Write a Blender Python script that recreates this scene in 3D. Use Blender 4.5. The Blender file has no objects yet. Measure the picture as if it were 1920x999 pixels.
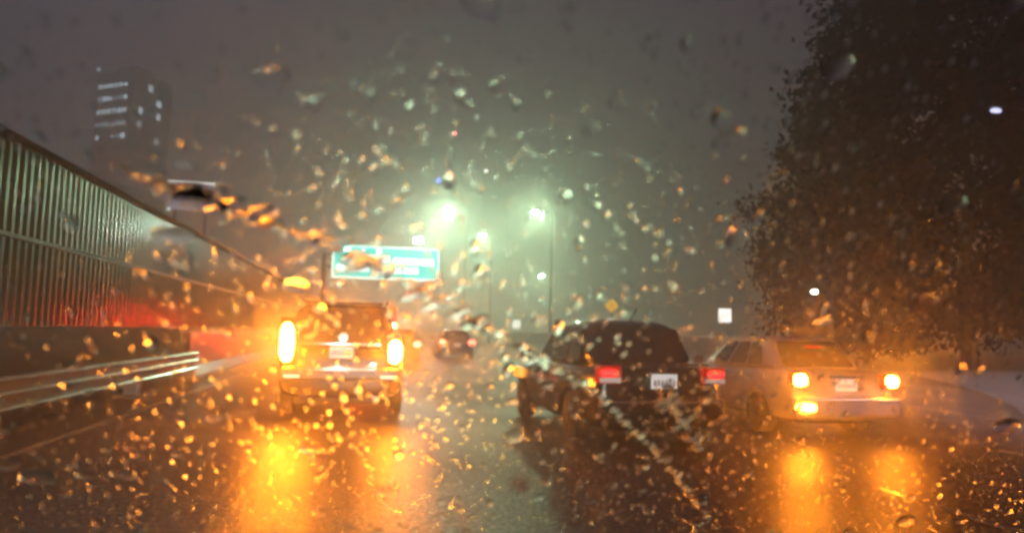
import bpy, bmesh, math, random
from mathutils import Vector, Matrix
R = math.radians
rng = random.Random(7)
sc = bpy.context.scene
col = sc.collection

# ---------------------------------------------------------------- helpers
def tag(o, label=None, cat=None, group=None, kind=None):
    if label: o['label'] = label
    if cat: o['category'] = cat
    if group: o['group'] = group
    if kind: o['kind'] = kind
    return o

def empty(name, loc=(0, 0, 0), rz=0.0):
    o = bpy.data.objects.new(name, None)
    o.location = loc
    o.rotation_euler = (0, 0, rz)
    o.empty_display_size = 0.2
    col.objects.link(o)
    return o

def link(name, bm, mat, parent=None, smooth=False):
    bmesh.ops.recalc_face_normals(bm, faces=bm.faces)
    me = bpy.data.meshes.new(name)
    bm.to_mesh(me)
    bm.free()
    for m in (mat if isinstance(mat, (list, tuple)) else [mat]):
        me.materials.append(m)
    if smooth:
        for p in me.polygons: p.use_smooth = True
    o = bpy.data.objects.new(name, me)
    col.objects.link(o)
    if parent is not None: o.parent = parent
    return o

def link_raw(name, verts, faces, mat, parent=None, smooth=False):
    me = bpy.data.meshes.new(name)
    me.from_pydata(verts, [], faces)
    me.materials.append(mat)
    if smooth:
        for p in me.polygons: p.use_smooth = True
    me.update()
    o = bpy.data.objects.new(name, me)
    col.objects.link(o)
    if parent is not None: o.parent = parent
    return o

def copy_tree(o, parent=None):
    c = o.copy()
    col.objects.link(c)
    c.parent = parent
    for ch in list(o.children): copy_tree(ch, c)
    return c

def box(bm, c, s, bev=0.0, rz=0.0, seg=2, taper=None):
    """box centred at c with full sizes s; taper scales the top in x,y"""
    g = bmesh.ops.create_cube(bm, size=1.0)
    vs = g['verts']
    for v in vs:
        k = taper if (taper and v.co.z > 0) else (1, 1)
        v.co = Vector((v.co.x * s[0] * k[0], v.co.y * s[1] * k[1], v.co.z * s[2]))
    if bev > 0:
        es = list({e for v in vs for e in v.link_edges})
        r = bmesh.ops.bevel(bm, geom=es, offset=bev, segments=seg, affect='EDGES', profile=0.6)
        vs = list({v for f in r['faces'] for v in f.verts} | {v for v in vs if v.is_valid})
    M = Matrix.Translation(c) @ Matrix.Rotation(rz, 4, 'Z')
    for v in vs: v.co = M @ v.co
    return vs

def cyl(bm, a, b, r0, r1=None, n=12, caps=True):
    a, b = Vector(a), Vector(b)
    r1 = r0 if r1 is None else r1
    d = b - a
    q = d.to_track_quat('Z', 'Y').to_matrix().to_4x4()
    M = Matrix.Translation((a + b) / 2) @ q
    bmesh.ops.create_cone(bm, cap_ends=caps, segments=n, radius1=r0, radius2=max(r1, 1e-4), depth=d.length, matrix=M)

def tube(bm, pts, r, n=8):
    for a, b in zip(pts[:-1], pts[1:]): cyl(bm, a, b, r, r, n)

def loft(bm, rings, cap=True):
    rows = [[bm.verts.new(p) for p in ring] for ring in rings]
    n = len(rows[0])
    for a, b in zip(rows[:-1], rows[1:]):
        for i in range(n):
            bm.faces.new((a[i], a[(i + 1) % n], b[(i + 1) % n], b[i]))
    if cap:
        bm.faces.new(rows[0][::-1]); bm.faces.new(rows[-1])

def poly(bm, pts):
    return bm.faces.new([bm.verts.new(p) for p in pts])

# ---------------------------------------------------------------- materials
def new_mat(name):
    m = bpy.data.materials.new(name)
    m.use_nodes = True
    nt = m.node_tree
    return m, nt, nt.nodes['Principled BSDF']

def mat(name, color, rough=0.5, metal=0.0, coat=0.0, bump=0.0, bscale=20.0, var=0.0, vscale=3.0, emit=None, estr=0.0, spec=0.5):
    m, nt, p = new_mat(name)
    p.inputs['Base Color'].default_value = (*color, 1)
    p.inputs['Roughness'].default_value = rough
    p.inputs['Metallic'].default_value = metal
    p.inputs['Coat Weight'].default_value = coat
    p.inputs['Coat Roughness'].default_value = 0.05
    p.inputs['Specular IOR Level'].default_value = spec
    if emit:
        p.inputs['Emission Color'].default_value = (*emit, 1)
        p.inputs['Emission Strength'].default_value = estr
    tc = nt.nodes.new('ShaderNodeTexCoord')
    if var > 0:
        n = nt.nodes.new('ShaderNodeTexNoise')
        n.inputs['Scale'].default_value = vscale
        n.inputs['Detail'].default_value = 6
        nt.links.new(tc.outputs['Object'], n.inputs['Vector'])
        mx = nt.nodes.new('ShaderNodeMix'); mx.data_type = 'RGBA'
        mx.inputs[6].default_value = tuple(c * (1 - var) for c in color) + (1,)
        mx.inputs[7].default_value = tuple(min(1, c * (1 + var)) for c in color) + (1,)
        nt.links.new(n.outputs['Fac'], mx.inputs[0])
        nt.links.new(mx.outputs[2], p.inputs['Base Color'])
        rr = nt.nodes.new('ShaderNodeMapRange')
        rr.inputs['To Min'].default_value = rough * 0.75
        rr.inputs['To Max'].default_value = min(1, rough * 1.3)
        nt.links.new(n.outputs['Fac'], rr.inputs['Value'])
        nt.links.new(rr.outputs['Result'], p.inputs['Roughness'])
    if bump > 0:
        n2 = nt.nodes.new('ShaderNodeTexNoise')
        n2.inputs['Scale'].default_value = bscale
        n2.inputs['Detail'].default_value = 3
        nt.links.new(tc.outputs['Object'], n2.inputs['Vector'])
        b = nt.nodes.new('ShaderNodeBump')
        b.inputs['Strength'].default_value = bump
        b.inputs['Distance'].default_value = 0.02
        nt.links.new(n2.outputs['Fac'], b.inputs['Height'])
        nt.links.new(b.outputs['Normal'], p.inputs['Normal'])
    return m

def wet_road(name, base, bump):
    """wet asphalt: dark aggregate, water film with rain ripples, puddles where the noise is low"""
    m, nt, p = new_mat(name)
    L = nt.links
    tc = nt.nodes.new('ShaderNodeTexCoord')
    def noise(scale, detail=4, rough=0.55):
        n = nt.nodes.new('ShaderNodeTexNoise')
        n.inputs['Scale'].default_value = scale
        n.inputs['Detail'].default_value = detail
        n.inputs['Roughness'].default_value = rough
        L.new(tc.outputs['Object'], n.inputs['Vector'])
        return n
    big, mid, fine, grain = noise(0.35, 4), noise(3.2, 4), noise(14, 4, 0.7), noise(90, 3)
    mx = nt.nodes.new('ShaderNodeMix'); mx.data_type = 'RGBA'
    mx.inputs[6].default_value = (*[c * 0.55 for c in base], 1)
    mx.inputs[7].default_value = (*[c * 1.5 for c in base], 1)
    L.new(grain.outputs['Fac'], mx.inputs[0])
    L.new(mx.outputs[2], p.inputs['Base Color'])
    rr = nt.nodes.new('ShaderNodeMapRange')
    rr.inputs['From Min'].default_value = 0.38; rr.inputs['From Max'].default_value = 0.60
    rr.inputs['To Min'].default_value = 0.20; rr.inputs['To Max'].default_value = 0.52
    rmix = nt.nodes.new('ShaderNodeMix'); rmix.data_type = 'FLOAT'; rmix.inputs[0].default_value = 0.65
    rs = noise(30, 3, 0.65)
    L.new(big.outputs['Fac'], rmix.inputs[2]); L.new(rs.outputs['Fac'], rmix.inputs[3])
    L.new(rmix.outputs[0], rr.inputs['Value'])
    L.new(rr.outputs['Result'], p.inputs['Roughness'])
    sp = nt.nodes.new('ShaderNodeMapRange')
    sp.inputs['From Min'].default_value = 0.42; sp.inputs['From Max'].default_value = 0.66
    sp.inputs['To Min'].default_value = 0.02; sp.inputs['To Max'].default_value = 0.42
    speck = noise(22, 3, 0.6)
    L.new(speck.outputs['Fac'], sp.inputs['Value'])
    L.new(sp.outputs['Result'], p.inputs['Specular IOR Level'])
    b1 = nt.nodes.new('ShaderNodeBump'); b1.inputs['Strength'].default_value = bump; b1.inputs['Distance'].default_value = 0.010
    b2 = nt.nodes.new('ShaderNodeBump'); b2.inputs['Strength'].default_value = bump; b2.inputs['Distance'].default_value = 0.026
    b3 = nt.nodes.new('ShaderNodeBump'); b3.inputs['Strength'].default_value = bump * 0.5; b3.inputs['Distance'].default_value = 0.004
    L.new(mid.outputs['Fac'], b1.inputs['Height'])
    L.new(fine.outputs['Fac'], b2.inputs['Height']); L.new(b1.outputs['Normal'], b2.inputs['Normal'])
    L.new(grain.outputs['Fac'], b3.inputs['Height']); L.new(b2.outputs['Normal'], b3.inputs['Normal'])
    L.new(b3.outputs['Normal'], p.inputs['Normal'])
    return m

def lamp_mat(name, color, strength):
    m, nt, p = new_mat(name)
    p.inputs['Base Color'].default_value = (*[0.5 * c for c in color], 1)
    p.inputs['Roughness'].default_value = 0.2
    p.inputs['Emission Color'].default_value = (*color, 1)
    p.inputs['Emission Strength'].default_value = strength
    return m

AMBER = (1.0, 0.25, 0.012)
M = dict(
    road=wet_road('wet_asphalt', (0.058, 0.055, 0.052), 0.55),
    shoulder=wet_road('wet_shoulder', (0.06, 0.057, 0.053), 0.45),
    ground=mat('dark_verge', (0.03, 0.035, 0.02), 0.8, var=0.5, vscale=1.5, bump=0.6, bscale=8),
    paint=mat('worn_lane_paint', (0.17, 0.165, 0.15), 0.25, var=0.35, vscale=6, bump=0.3, bscale=30),
    concrete=mat('wet_concrete', (0.26, 0.245, 0.22), 0.30, var=0.3, vscale=2.2, bump=0.35, bscale=25),
    wall=mat('wet_ribbed_metal', (0.026, 0.046, 0.004), 0.22, metal=0.0, spec=0.32, var=0.4, vscale=2.0, bump=0.28, bscale=9),
    plinth=mat('stained_concrete', (0.22, 0.20, 0.17), 0.7, var=0.4, vscale=1.5, spec=0.2),
    cap=mat('dark_cap', (0.02, 0.025, 0.012), 0.8, spec=0.1),
    galv=mat('galvanised_steel', (0.5, 0.5, 0.48), 0.20, metal=0.9, var=0.2, vscale=8, bump=0.06, bscale=30),
    post=mat('pale_post', (0.72, 0.69, 0.64), 0.4, var=0.25, vscale=9),
    steel=mat('dark_pole_steel', (0.07, 0.075, 0.07), 0.4, metal=0.6),
    black=mat('black_trim', (0.012, 0.012, 0.012), 0.45),
    rubber=mat('tyre_rubber', (0.012, 0.012, 0.012), 0.7),
    rim=mat('wheel_alloy', (0.10, 0.10, 0.10), 0.4, metal=0.8),
    chrome=mat('chrome', (0.75, 0.75, 0.75), 0.08, metal=1.0),
    glass=mat('dark_car_glass', (0.01, 0.01, 0.012), 0.06, coat=1.0, bump=0.12, bscale=60, spec=0.8),
    suv=mat('dark_brown_paint', (0.05, 0.038, 0.03), 0.25, coat=1.0, bump=0.10, bscale=45),
    dark=mat('black_paint', (0.013, 0.013, 0.014), 0.22, coat=1.0, bump=0.10, bscale=45),
    silver=mat('silver_paint', (0.50, 0.49, 0.55), 0.28, metal=0.45, coat=1.0, bump=0.10, bscale=45),
    grey=mat('grey_paint', (0.12, 0.12, 0.12), 0.3, metal=0.3, coat=1.0),
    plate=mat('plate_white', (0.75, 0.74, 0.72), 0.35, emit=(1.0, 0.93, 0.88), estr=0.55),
    plate_mark=mat('plate_characters', (0.33, 0.32, 0.36), 0.5),
    amber=lamp_mat('amber_lamp', AMBER, 620.0),
    amber_side=lamp_mat('amber_lamp_silver_car', AMBER, 620.0),
    amber_glow=lamp_mat('amber_bumper_glow', AMBER, 200.0),
    glint=lamp_mat('amber_flank_glint', (1.0, 0.33, 0.03), 1.8),
    red=lamp_mat('red_lamp', (1.0, 0.02, 0.02), 4.5),
    red_far=lamp_mat('red_lamp_far', (1.0, 0.05, 0.03), 60.0),
    red_high=lamp_mat('red_lamp_added', (1.0, 0.02, 0.01), 650.0),
    red_dim=mat('red_lens', (0.45, 0.01, 0.01), 0.12, coat=1.0, emit=(1.0, 0.02, 0.01), estr=0.35),
    clear=mat('clear_lens', (0.7, 0.66, 0.62), 0.12, coat=1.0, emit=(1.0, 0.85, 0.75), estr=0.25),
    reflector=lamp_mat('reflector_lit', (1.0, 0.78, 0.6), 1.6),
    head=lamp_mat('street_lamp_lens', (0.64, 1.0, 0.58), 2600.0),
    head_hi=lamp_mat('high_mast_lens', (0.64, 1.0, 0.58), 4800.0),
    head_cool=lamp_mat('cool_lamp_lens', (0.70, 0.68, 1.0), 1.6),
    head_white=lamp_mat('white_lamp_lens', (0.9, 0.95, 1.0), 90.0),
    flood=lamp_mat('floodlight_lens', (0.75, 1.0, 0.80), 1000.0),
    beacon=lamp_mat('red_beacon', (1.0, 0.02, 0.03), 60.0),
    blue=lamp_mat('blue_sign', (0.06, 0.09, 1.0), 12.0),
    sign_green=mat('sign_green', (0.0, 0.28, 0.20), 0.4, emit=(0.0, 0.60, 0.52), estr=1.8),  # these sign faces glow of themselves in place of retroreflected light
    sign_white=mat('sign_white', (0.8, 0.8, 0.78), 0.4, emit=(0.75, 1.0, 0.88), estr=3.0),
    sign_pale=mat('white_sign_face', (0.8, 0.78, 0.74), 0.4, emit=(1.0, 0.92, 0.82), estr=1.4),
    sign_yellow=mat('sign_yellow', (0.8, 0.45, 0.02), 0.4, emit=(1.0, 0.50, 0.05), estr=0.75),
    sign_black=mat('sign_black', (0.02, 0.015, 0.01), 0.5),
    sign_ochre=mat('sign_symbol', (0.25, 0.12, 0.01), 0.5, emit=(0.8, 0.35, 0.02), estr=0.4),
    billboard=mat('billboard_face', (0.5, 0.52, 0.6), 0.5, emit=(0.62, 0.72, 1.0), estr=0.26, var=0.3, vscale=0.5),
    facade=mat('tower_facade', (0.62, 0.62, 0.63), 0.6),
    window_lit=lamp_mat('lit_window', (0.80, 0.92, 1.0), 1.5),
    window_low=lamp_mat('dimly_lit_window', (0.80, 0.9, 1.0), 0.6),
    window_dark=mat('dark_window', (0.42, 0.43, 0.45), 0.4),
    bark=mat('bark', (0.05, 0.04, 0.03), 0.85, bump=0.5, bscale=14),
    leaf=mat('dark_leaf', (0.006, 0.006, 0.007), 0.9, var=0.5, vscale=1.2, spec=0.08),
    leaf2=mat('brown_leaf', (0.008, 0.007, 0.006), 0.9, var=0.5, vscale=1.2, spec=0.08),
)

# ---------------------------------------------------------------- camera
CAM = Vector((0.0, 0.0, 1.45))
cam = bpy.data.cameras.new('camera')
cam.sensor_fit = 'HORIZONTAL'
cam.sensor_width = 36.0
cam.lens = 36.0 * 1400 / 1920
cam.clip_start = 0.02
cam.clip_end = 5000
cam.dof.use_dof = True
cam.dof.focus_distance = 1.4
cam.dof.aperture_fstop = 4.1
co = bpy.data.objects.new('camera', cam)
yaw, pitch, roll = R(10.35), R(5.0), R(1.5)
f = Vector((math.sin(yaw) * math.cos(pitch), math.cos(yaw) * math.cos(pitch), math.sin(pitch)))
r = Vector((math.cos(yaw), -math.sin(yaw), 0))
u = r.cross(f)
r2 = r * math.cos(roll) + u * math.sin(roll)
u2 = u * math.cos(roll) - r * math.sin(roll)
rot = Matrix((r2, u2, -f)).transposed()
co.matrix_world = Matrix.Translation(CAM) @ rot.to_4x4()
col.objects.link(co)
sc.camera = co

# ---------------------------------------------------------------- sky, sun, mist
w = bpy.data.worlds.new('World')
sc.world = w
w.use_nodes = True
nt = w.node_tree
bg = nt.nodes['Background']
sky = nt.nodes.new('ShaderNodeTexSky')
sky.sky_type = 'NISHITA'
sky.sun_disc = False
sky.sun_elevation = R(-6)
sky.sun_rotation = R(200)
tc = nt.nodes.new('ShaderNodeTexCoord')
sep = nt.nodes.new('ShaderNodeSeparateXYZ')
nt.links.new(tc.outputs['Generated'], sep.inputs[0])
ramp = nt.nodes.new('ShaderNodeValToRGB')       # low clouds lit by the city: warmer and brighter near the horizon
el = ramp.color_ramp.elements
el[0].position, el[0].color = 0.0, (0.125, 0.097, 0.085, 1)
el[1].position, el[1].color = 0.55, (0.092, 0.065, 0.088, 1)
e = el.new(0.16); e.color = (0.125, 0.097, 0.085, 1)
e = el.new(0.32); e.color = (0.096, 0.070, 0.082, 1)
nt.links.new(sep.outputs['Z'], ramp.inputs[0])
side = nt.nodes.new('ShaderNodeValToRGB')       # cool grey to the left, darker to the right
es = side.color_ramp.elements
es[0].position, es[0].color = 0.22, (0.95, 1.25, 1.42, 1)
es[1].position, es[1].color = 0.93, (0.34, 0.32, 0.40, 1)
e = es.new(0.48); e.color = (1.0, 1.0, 1.0, 1)
mr = nt.nodes.new('ShaderNodeMapRange')
mr.inputs['From Min'].default_value = -1; mr.inputs['From Max'].default_value = 1
nt.links.new(sep.outputs['X'], mr.inputs['Value'])
nt.links.new(mr.outputs['Result'], side.inputs[0])
cn = nt.nodes.new('ShaderNodeTexNoise')
cn.inputs['Scale'].default_value = 2.2; cn.inputs['Detail'].default_value = 4
nt.links.new(tc.outputs['Generated'], cn.inputs['Vector'])
cmr = nt.nodes.new('ShaderNodeMapRange')
cmr.inputs['From Min'].default_value = 0.3; cmr.inputs['From Max'].default_value = 0.7; cmr.inputs['To Min'].default_value = 0.72; cmr.inputs['To Max'].default_value = 1.28
nt.links.new(cn.outputs['Fac'], cmr.inputs['Value'])
m1 = nt.nodes.new('ShaderNodeMix'); m1.data_type = 'RGBA'; m1.blend_type = 'MULTIPLY'; m1.inputs[0].default_value = 1
nt.links.new(ramp.outputs[0], m1.inputs[6]); nt.links.new(side.outputs[0], m1.inputs[7])
m2 = nt.nodes.new('ShaderNodeVectorMath'); m2.operation = 'SCALE'
nt.links.new(m1.outputs[2], m2.inputs[0]); nt.links.new(cmr.outputs['Result'], m2.inputs['Scale'])
bg2 = nt.nodes.new('ShaderNodeBackground')
nt.links.new(sky.outputs[0], bg.inputs['Color']); bg.inputs['Strength'].default_value = 0.05
nt.links.new(m2.outputs[0], bg2.inputs['Color']); bg2.inputs['Strength'].default_value = 1.0
add = nt.nodes.new('ShaderNodeAddShader')
nt.links.new(bg.outputs[0], add.inputs[0]); nt.links.new(bg2.outputs[0], add.inputs[1])
nt.links.new(add.outputs[0], nt.nodes['World Output'].inputs['Surface'])

sun = bpy.data.lights.new('sun', 'SUN')          # last trace of light through the cloud
sun.energy = 0.015; sun.angle = R(15); sun.color = (0.9, 0.93, 1.0)
so = bpy.data.objects.new('sun', sun)
so.rotation_euler = (R(40), 0, R(200))
col.objects.link(so)

def head_beam(loc, aim, energy, colr, spot=60):
    li = bpy.data.lights.new('headlight', 'SPOT')
    li.energy = energy; li.color = colr; li.spot_size = R(spot); li.spot_blend = 0.7; li.shadow_soft_size = 0.07
    o = bpy.data.objects.new('headlight', li)
    o.location = loc
    o.rotation_euler = (Vector(aim) - Vector(loc)).to_track_quat('-Z', 'Y').to_euler()
    col.objects.link(o)
for x in (-0.95, 0.35): head_beam((x, 2.2, 0.66), (x, 24, 0.2), 380, (1.0, 0.93, 0.82), 84)     # the camera car's own dipped beams
for x in (9.4, 10.7): head_beam((x, 0.5, 0.70), (x + 1.6, 7.0, 0.0), 6000, (0.84, 0.78, 1.0), 40)  # beams of the car coming up in the outer lane

def haze(name, density, lo, hi):
    mm = bpy.data.materials.new(name); mm.use_nodes = True
    nt = mm.node_tree
    nt.nodes.remove(nt.nodes['Principled BSDF'])
    vs_ = nt.nodes.new('ShaderNodeVolumeScatter')
    vs_.inputs['Color'].default_value = (0.95, 0.93, 0.90, 1)
    vs_.inputs['Density'].default_value = density
    vs_.inputs['Anisotropy'].default_value = 0.55
    nt.links.new(vs_.outputs[0], nt.nodes['Material Output'].inputs['Volume'])
    bm = bmesh.new()
    box(bm, [(p + q) / 2 for p, q in zip(lo, hi)], [q - p for p, q in zip(lo, hi)])
    tag(link('mist', bm, mm), kind='stuff')
haze('rain_haze', 0.0065, (-50, 2.5, -2), (70, 58.4, 28))
haze('far_rain_haze', 0.0125, (-110, 58.5, -2), (130, 176, 60))

sp_m = bpy.data.materials.new('tyre_spray'); sp_m.use_nodes = True
nt = sp_m.node_tree
nt.nodes.remove(nt.nodes['Principled BSDF'])
vs_ = nt.nodes.new('ShaderNodeVolumeScatter')
vs_.inputs['Color'].default_value = (0.96, 0.95, 0.95, 1)
vs_.inputs['Density'].default_value = 0.07
vs_.inputs['Anisotropy'].default_value = 0.2
nt.links.new(vs_.outputs[0], nt.nodes['Material Output'].inputs['Volume'])
bm = bmesh.new()       # spray thrown up by tyres, low over the road
for c, rd in (((12.6, 10.5, 0.0), (5.0, 8.0, 1.0)), ((9.6, 17.0, 0.3), (2.2, 7.0, 0.7)), ((2.2, 25.0, 0.5), (1.8, 7.0, 1.0))):
    g = bmesh.ops.create_uvsphere(bm, u_segments=24, v_segments=14, radius=1.0)
    for v in g['verts']: v.co = Vector((c[0] + v.co.x * rd[0], c[1] + v.co.y * rd[1], c[2] + v.co.z * rd[2]))
tag(link('road_spray', bm, sp_m, smooth=True), kind='stuff')

# ---------------------------------------------------------------- ground and road
def sheet(name, x0, x1, y0, y1, z, m, kind='structure'):
    bm = bmesh.new()
    poly(bm, [(x0, y0, z), (x1, y0, z), (x1, y1, z), (x0, y1, z)])
    return tag(link(name, bm, m), kind=kind)
sheet('ground', -1500, 1500, -300, 3000, -0.006, M['ground'])
sheet('road', -3.3, 12.6, -20, 420, 0.0, M['road'])
sheet('shoulder', -6.2, -3.3, -20, 420, -0.002, M['shoulder'])
sheet('shoulder', 12.6, 18.6, -20, 420, -0.002, M['shoulder'])
def stripe(x, y0, y1, wd=0.12):
    return sheet('lane_line', x - wd / 2, x + wd / 2, y0, y1, 0.004, M['paint'])
stripe(-3.75, -10, 200)
stripe(12.1, -10, 200)
for x in (1.45, 5.0, 8.55):
    for k in range(9):
        y0 = 3.5 + k * 12.0 + (x * 1.7) % 4
        if x < 2 and y0 < 20: continue          # worn away here
        stripe(x, y0, y0 + 3.0)

# ---------------------------------------------------------------- noise wall, barrier, guard rail
nw = tag(empty('noise_wall', (-6.5, 4, 0)), 'tall dark ribbed noise wall with wet reflections along the left side of the road', 'wall')
prof = [(0, 0.0), (0.10, 0.0), (0.15, 0.09), (0.25, 0.09), (0.30, 0.0)]
bm = bmesh.new()
cols = []
y, Yend = 0.0, 96.0
while y < Yend:
    for dy, dx in prof[:4]: cols.append((y + dy, dx))
    y += 0.30
for z0, z1 in ((1.32, 2.92), (2.98, 4.62)):
    lo = [bm.verts.new((-dx, yy, z0)) for yy, dx in cols]
    hi = [bm.verts.new((-dx, yy, z1)) for yy, dx in cols]
    for i in range(len(cols) - 1): bm.faces.new((lo[i], lo[i + 1], hi[i + 1], hi[i]))
link('ribbed_panel', bm, M['wall'], nw)
bm = bmesh.new(); box(bm, (-0.05, 48, 2.95), (0.22, 96, 0.055)); link('seam_rail', bm, M['steel'], nw)
bm = bmesh.new(); box(bm, (-0.03, 48, 4.70), (0.26, 96, 0.12), 0.02); link('cap', bm, M['cap'], nw)
bm = bmesh.new(); box(bm, (-0.10, 48, 0.66), (0.34, 96, 1.30), 0.03); link('plinth', bm, M['plinth'], nw)

gr = tag(empty('guardrail', (-4.5, 0, 0)), 'galvanised steel guardrail on pale posts beside the left edge line', 'guardrail')
bm = bmesh.new(); box(bm, (-0.02, 10.9, 0.51), (0.02, 19.7, 0.42)); link('web', bm, M['steel'], gr)
for zz in (0.70, 0.52, 0.32):
    bm = bmesh.new()
    loft(bm, [[(-0.012 + 0.075 * math.cos(a_), yy, zz + 0.036 * math.sin(a_)) for a_ in [k * math.pi / 5 for k in range(10)]] for yy in (1.0, 7.0, 14.0, 20.75)])
    link('rail', bm, M['galv'], gr, smooth=False)
for yy in (4.4, 10.05, 15.65, 20.3):
    bm = bmesh.new(); box(bm, (-0.03, yy, 0.14), (0.26, 0.22, 0.28), 0.02); box(bm, (-0.14, yy, 0.44), (0.2, 0.22, 0.5), 0.02); link('post', bm, M['post'], gr)
    bm = bmesh.new(); box(bm, (-0.10, yy, 0.03), (0.42, 0.42, 0.07), 0.02); link('footing', bm, M['concrete'], gr)

def barrier(name, x, y0, y1, h, side, label):
    s = side
    pr = [(-0.30, 0.0), (-0.30, 0.08), (-0.16, 0.34), (-0.10, h), (0.10, h), (0.16, 0.34), (0.30, 0.08), (0.30, 0.0)]
    bm = bmesh.new()
    loft(bm, [[(x + px, yy, pz) for px, pz in pr] for yy in (y0, (y0 + y1) / 2, y1)])
    o = link(name, bm, M['concrete'])
    md = o.modifiers.new('bevel', 'BEVEL'); md.width = 0.02; md.segments = 2; md.limit_method = 'ANGLE'
    tag(o, label, 'barrier')
    return o
barrier('concrete_barrier', -4.85, 21.0, 160, 1.22, 1, 'concrete barrier on the left that starts where the steel guardrail ends')
barrier('concrete_barrier', 15.1, 27, 200, 1.46, 1, 'tall pale concrete barrier along the right side behind the dark car')

# ---------------------------------------------------------------- cars
def car_body(bm, st):
    """st: list of (y, halfwidth, z_bottom, z_top)"""
    rings = []
    for yy, wd, zb, zt in st:
        h = zt - zb
        half = [(0.0, zb), (0.72 * wd, zb), (0.94 * wd, zb + 0.07 * h), (0.995 * wd, zb + 0.28 * h), (wd, zb + 0.58 * h),
                (0.975 * wd, zb + 0.86 * h), (0.90 * wd, zt - 0.005), (0.55 * wd, zt + 0.015)]
        full = half + [(0.0, zt + 0.02)] + [(-x, z) for x, z in half[:0:-1]]
        rings.append([(x, yy, z) for x, z in full])
    loft(bm, rings)

def quad_pt(Q, a, b):
    p = (Q[0] * (1 - a) + Q[1] * a) * (1 - b) + (Q[3] * (1 - a) + Q[2] * a) * b
    return p

def pane(bm, Q, uv, off, dome=0.0):
    n = (Q[1] - Q[0]).cross(Q[3] - Q[0]).normalized()
    poly(bm, [quad_pt(Q, a, b) + n * off for a, b in uv])

def rounded(u0, u1, v0, v1, ru=0.05, rv=0.08):
    out = []
    for cx, cy, a0 in ((u1 - ru, v0 + rv, -90), (u1 - ru, v1 - rv, 0), (u0 + ru, v1 - rv, 90), (u0 + ru, v0 + rv, 180)):
        for k in range(4):
            a = R(a0 + k * 30)
            out.append((cx + ru * math.cos(a), cy + rv * math.sin(a)))
    return out

def lens(bm, x0, x1, z0, z1, y, depth=0.05, bev=0.03):
    box(bm, ((x0 + x1) / 2, y, (z0 + z1) / 2), (abs(x1 - x0), depth, z1 - z0), bev)

def bulb(bm, x0, x1, z0, z1, y, depth=0.05):
    g = bmesh.ops.create_uvsphere(bm, u_segments=18, v_segments=12, radius=1.0)
    for v in g['verts']:
        sg = lambda t, k: math.copysign(abs(t) ** k, t)
        v.co = Vector(((x0 + x1) / 2 + sg(v.co.x, 0.75) * abs(x1 - x0) / 2, y + v.co.y * depth, (z0 + z1) / 2 + sg(v.co.z, 0.75) * (z1 - z0) / 2))

def make_wheel(root, x, y, rad, wd=0.22):
    bm = bmesh.new()
    n = 28
    rings = []
    for xx, rr in ((-wd / 2, rad * 0.66), (-wd / 2, rad * 0.93), (-wd * 0.38, rad), (wd * 0.38, rad), (wd / 2, rad * 0.93), (wd / 2, rad * 0.66)):
        rings.append([(x + xx, y + rr * math.cos(2 * math.pi * k / n), rad + rr * math.sin(2 * math.pi * k / n)) for k in range(n)])
    loft(bm, rings, cap=True)
    wh = link('wheel', bm, M['rubber'], root, smooth=False)
    s = 1 if x > 0 else -1
    bm = bmesh.new()
    cyl(bm, (x + s * (wd / 2 - 0.02), y, rad), (x + s * (wd / 2 + 0.006), y, rad), rad * 0.64, rad * 0.60, 24)
    for k in range(5):
        a = 2 * math.pi * k / 5
        c = Vector((x + s * (wd / 2 + 0.012), y + rad * 0.33 * math.cos(a), rad + rad * 0.33 * math.sin(a)))
        vs = box(bm, (0, 0, 0), (0.02, rad * 0.52, 0.07), 0.006)
        Mx = Matrix.Translation(c) @ Matrix.Rotation(a, 4, 'X')
        for v in vs: v.co = Mx @ v.co
    link('rim', bm, M['rim'], wh)

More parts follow.
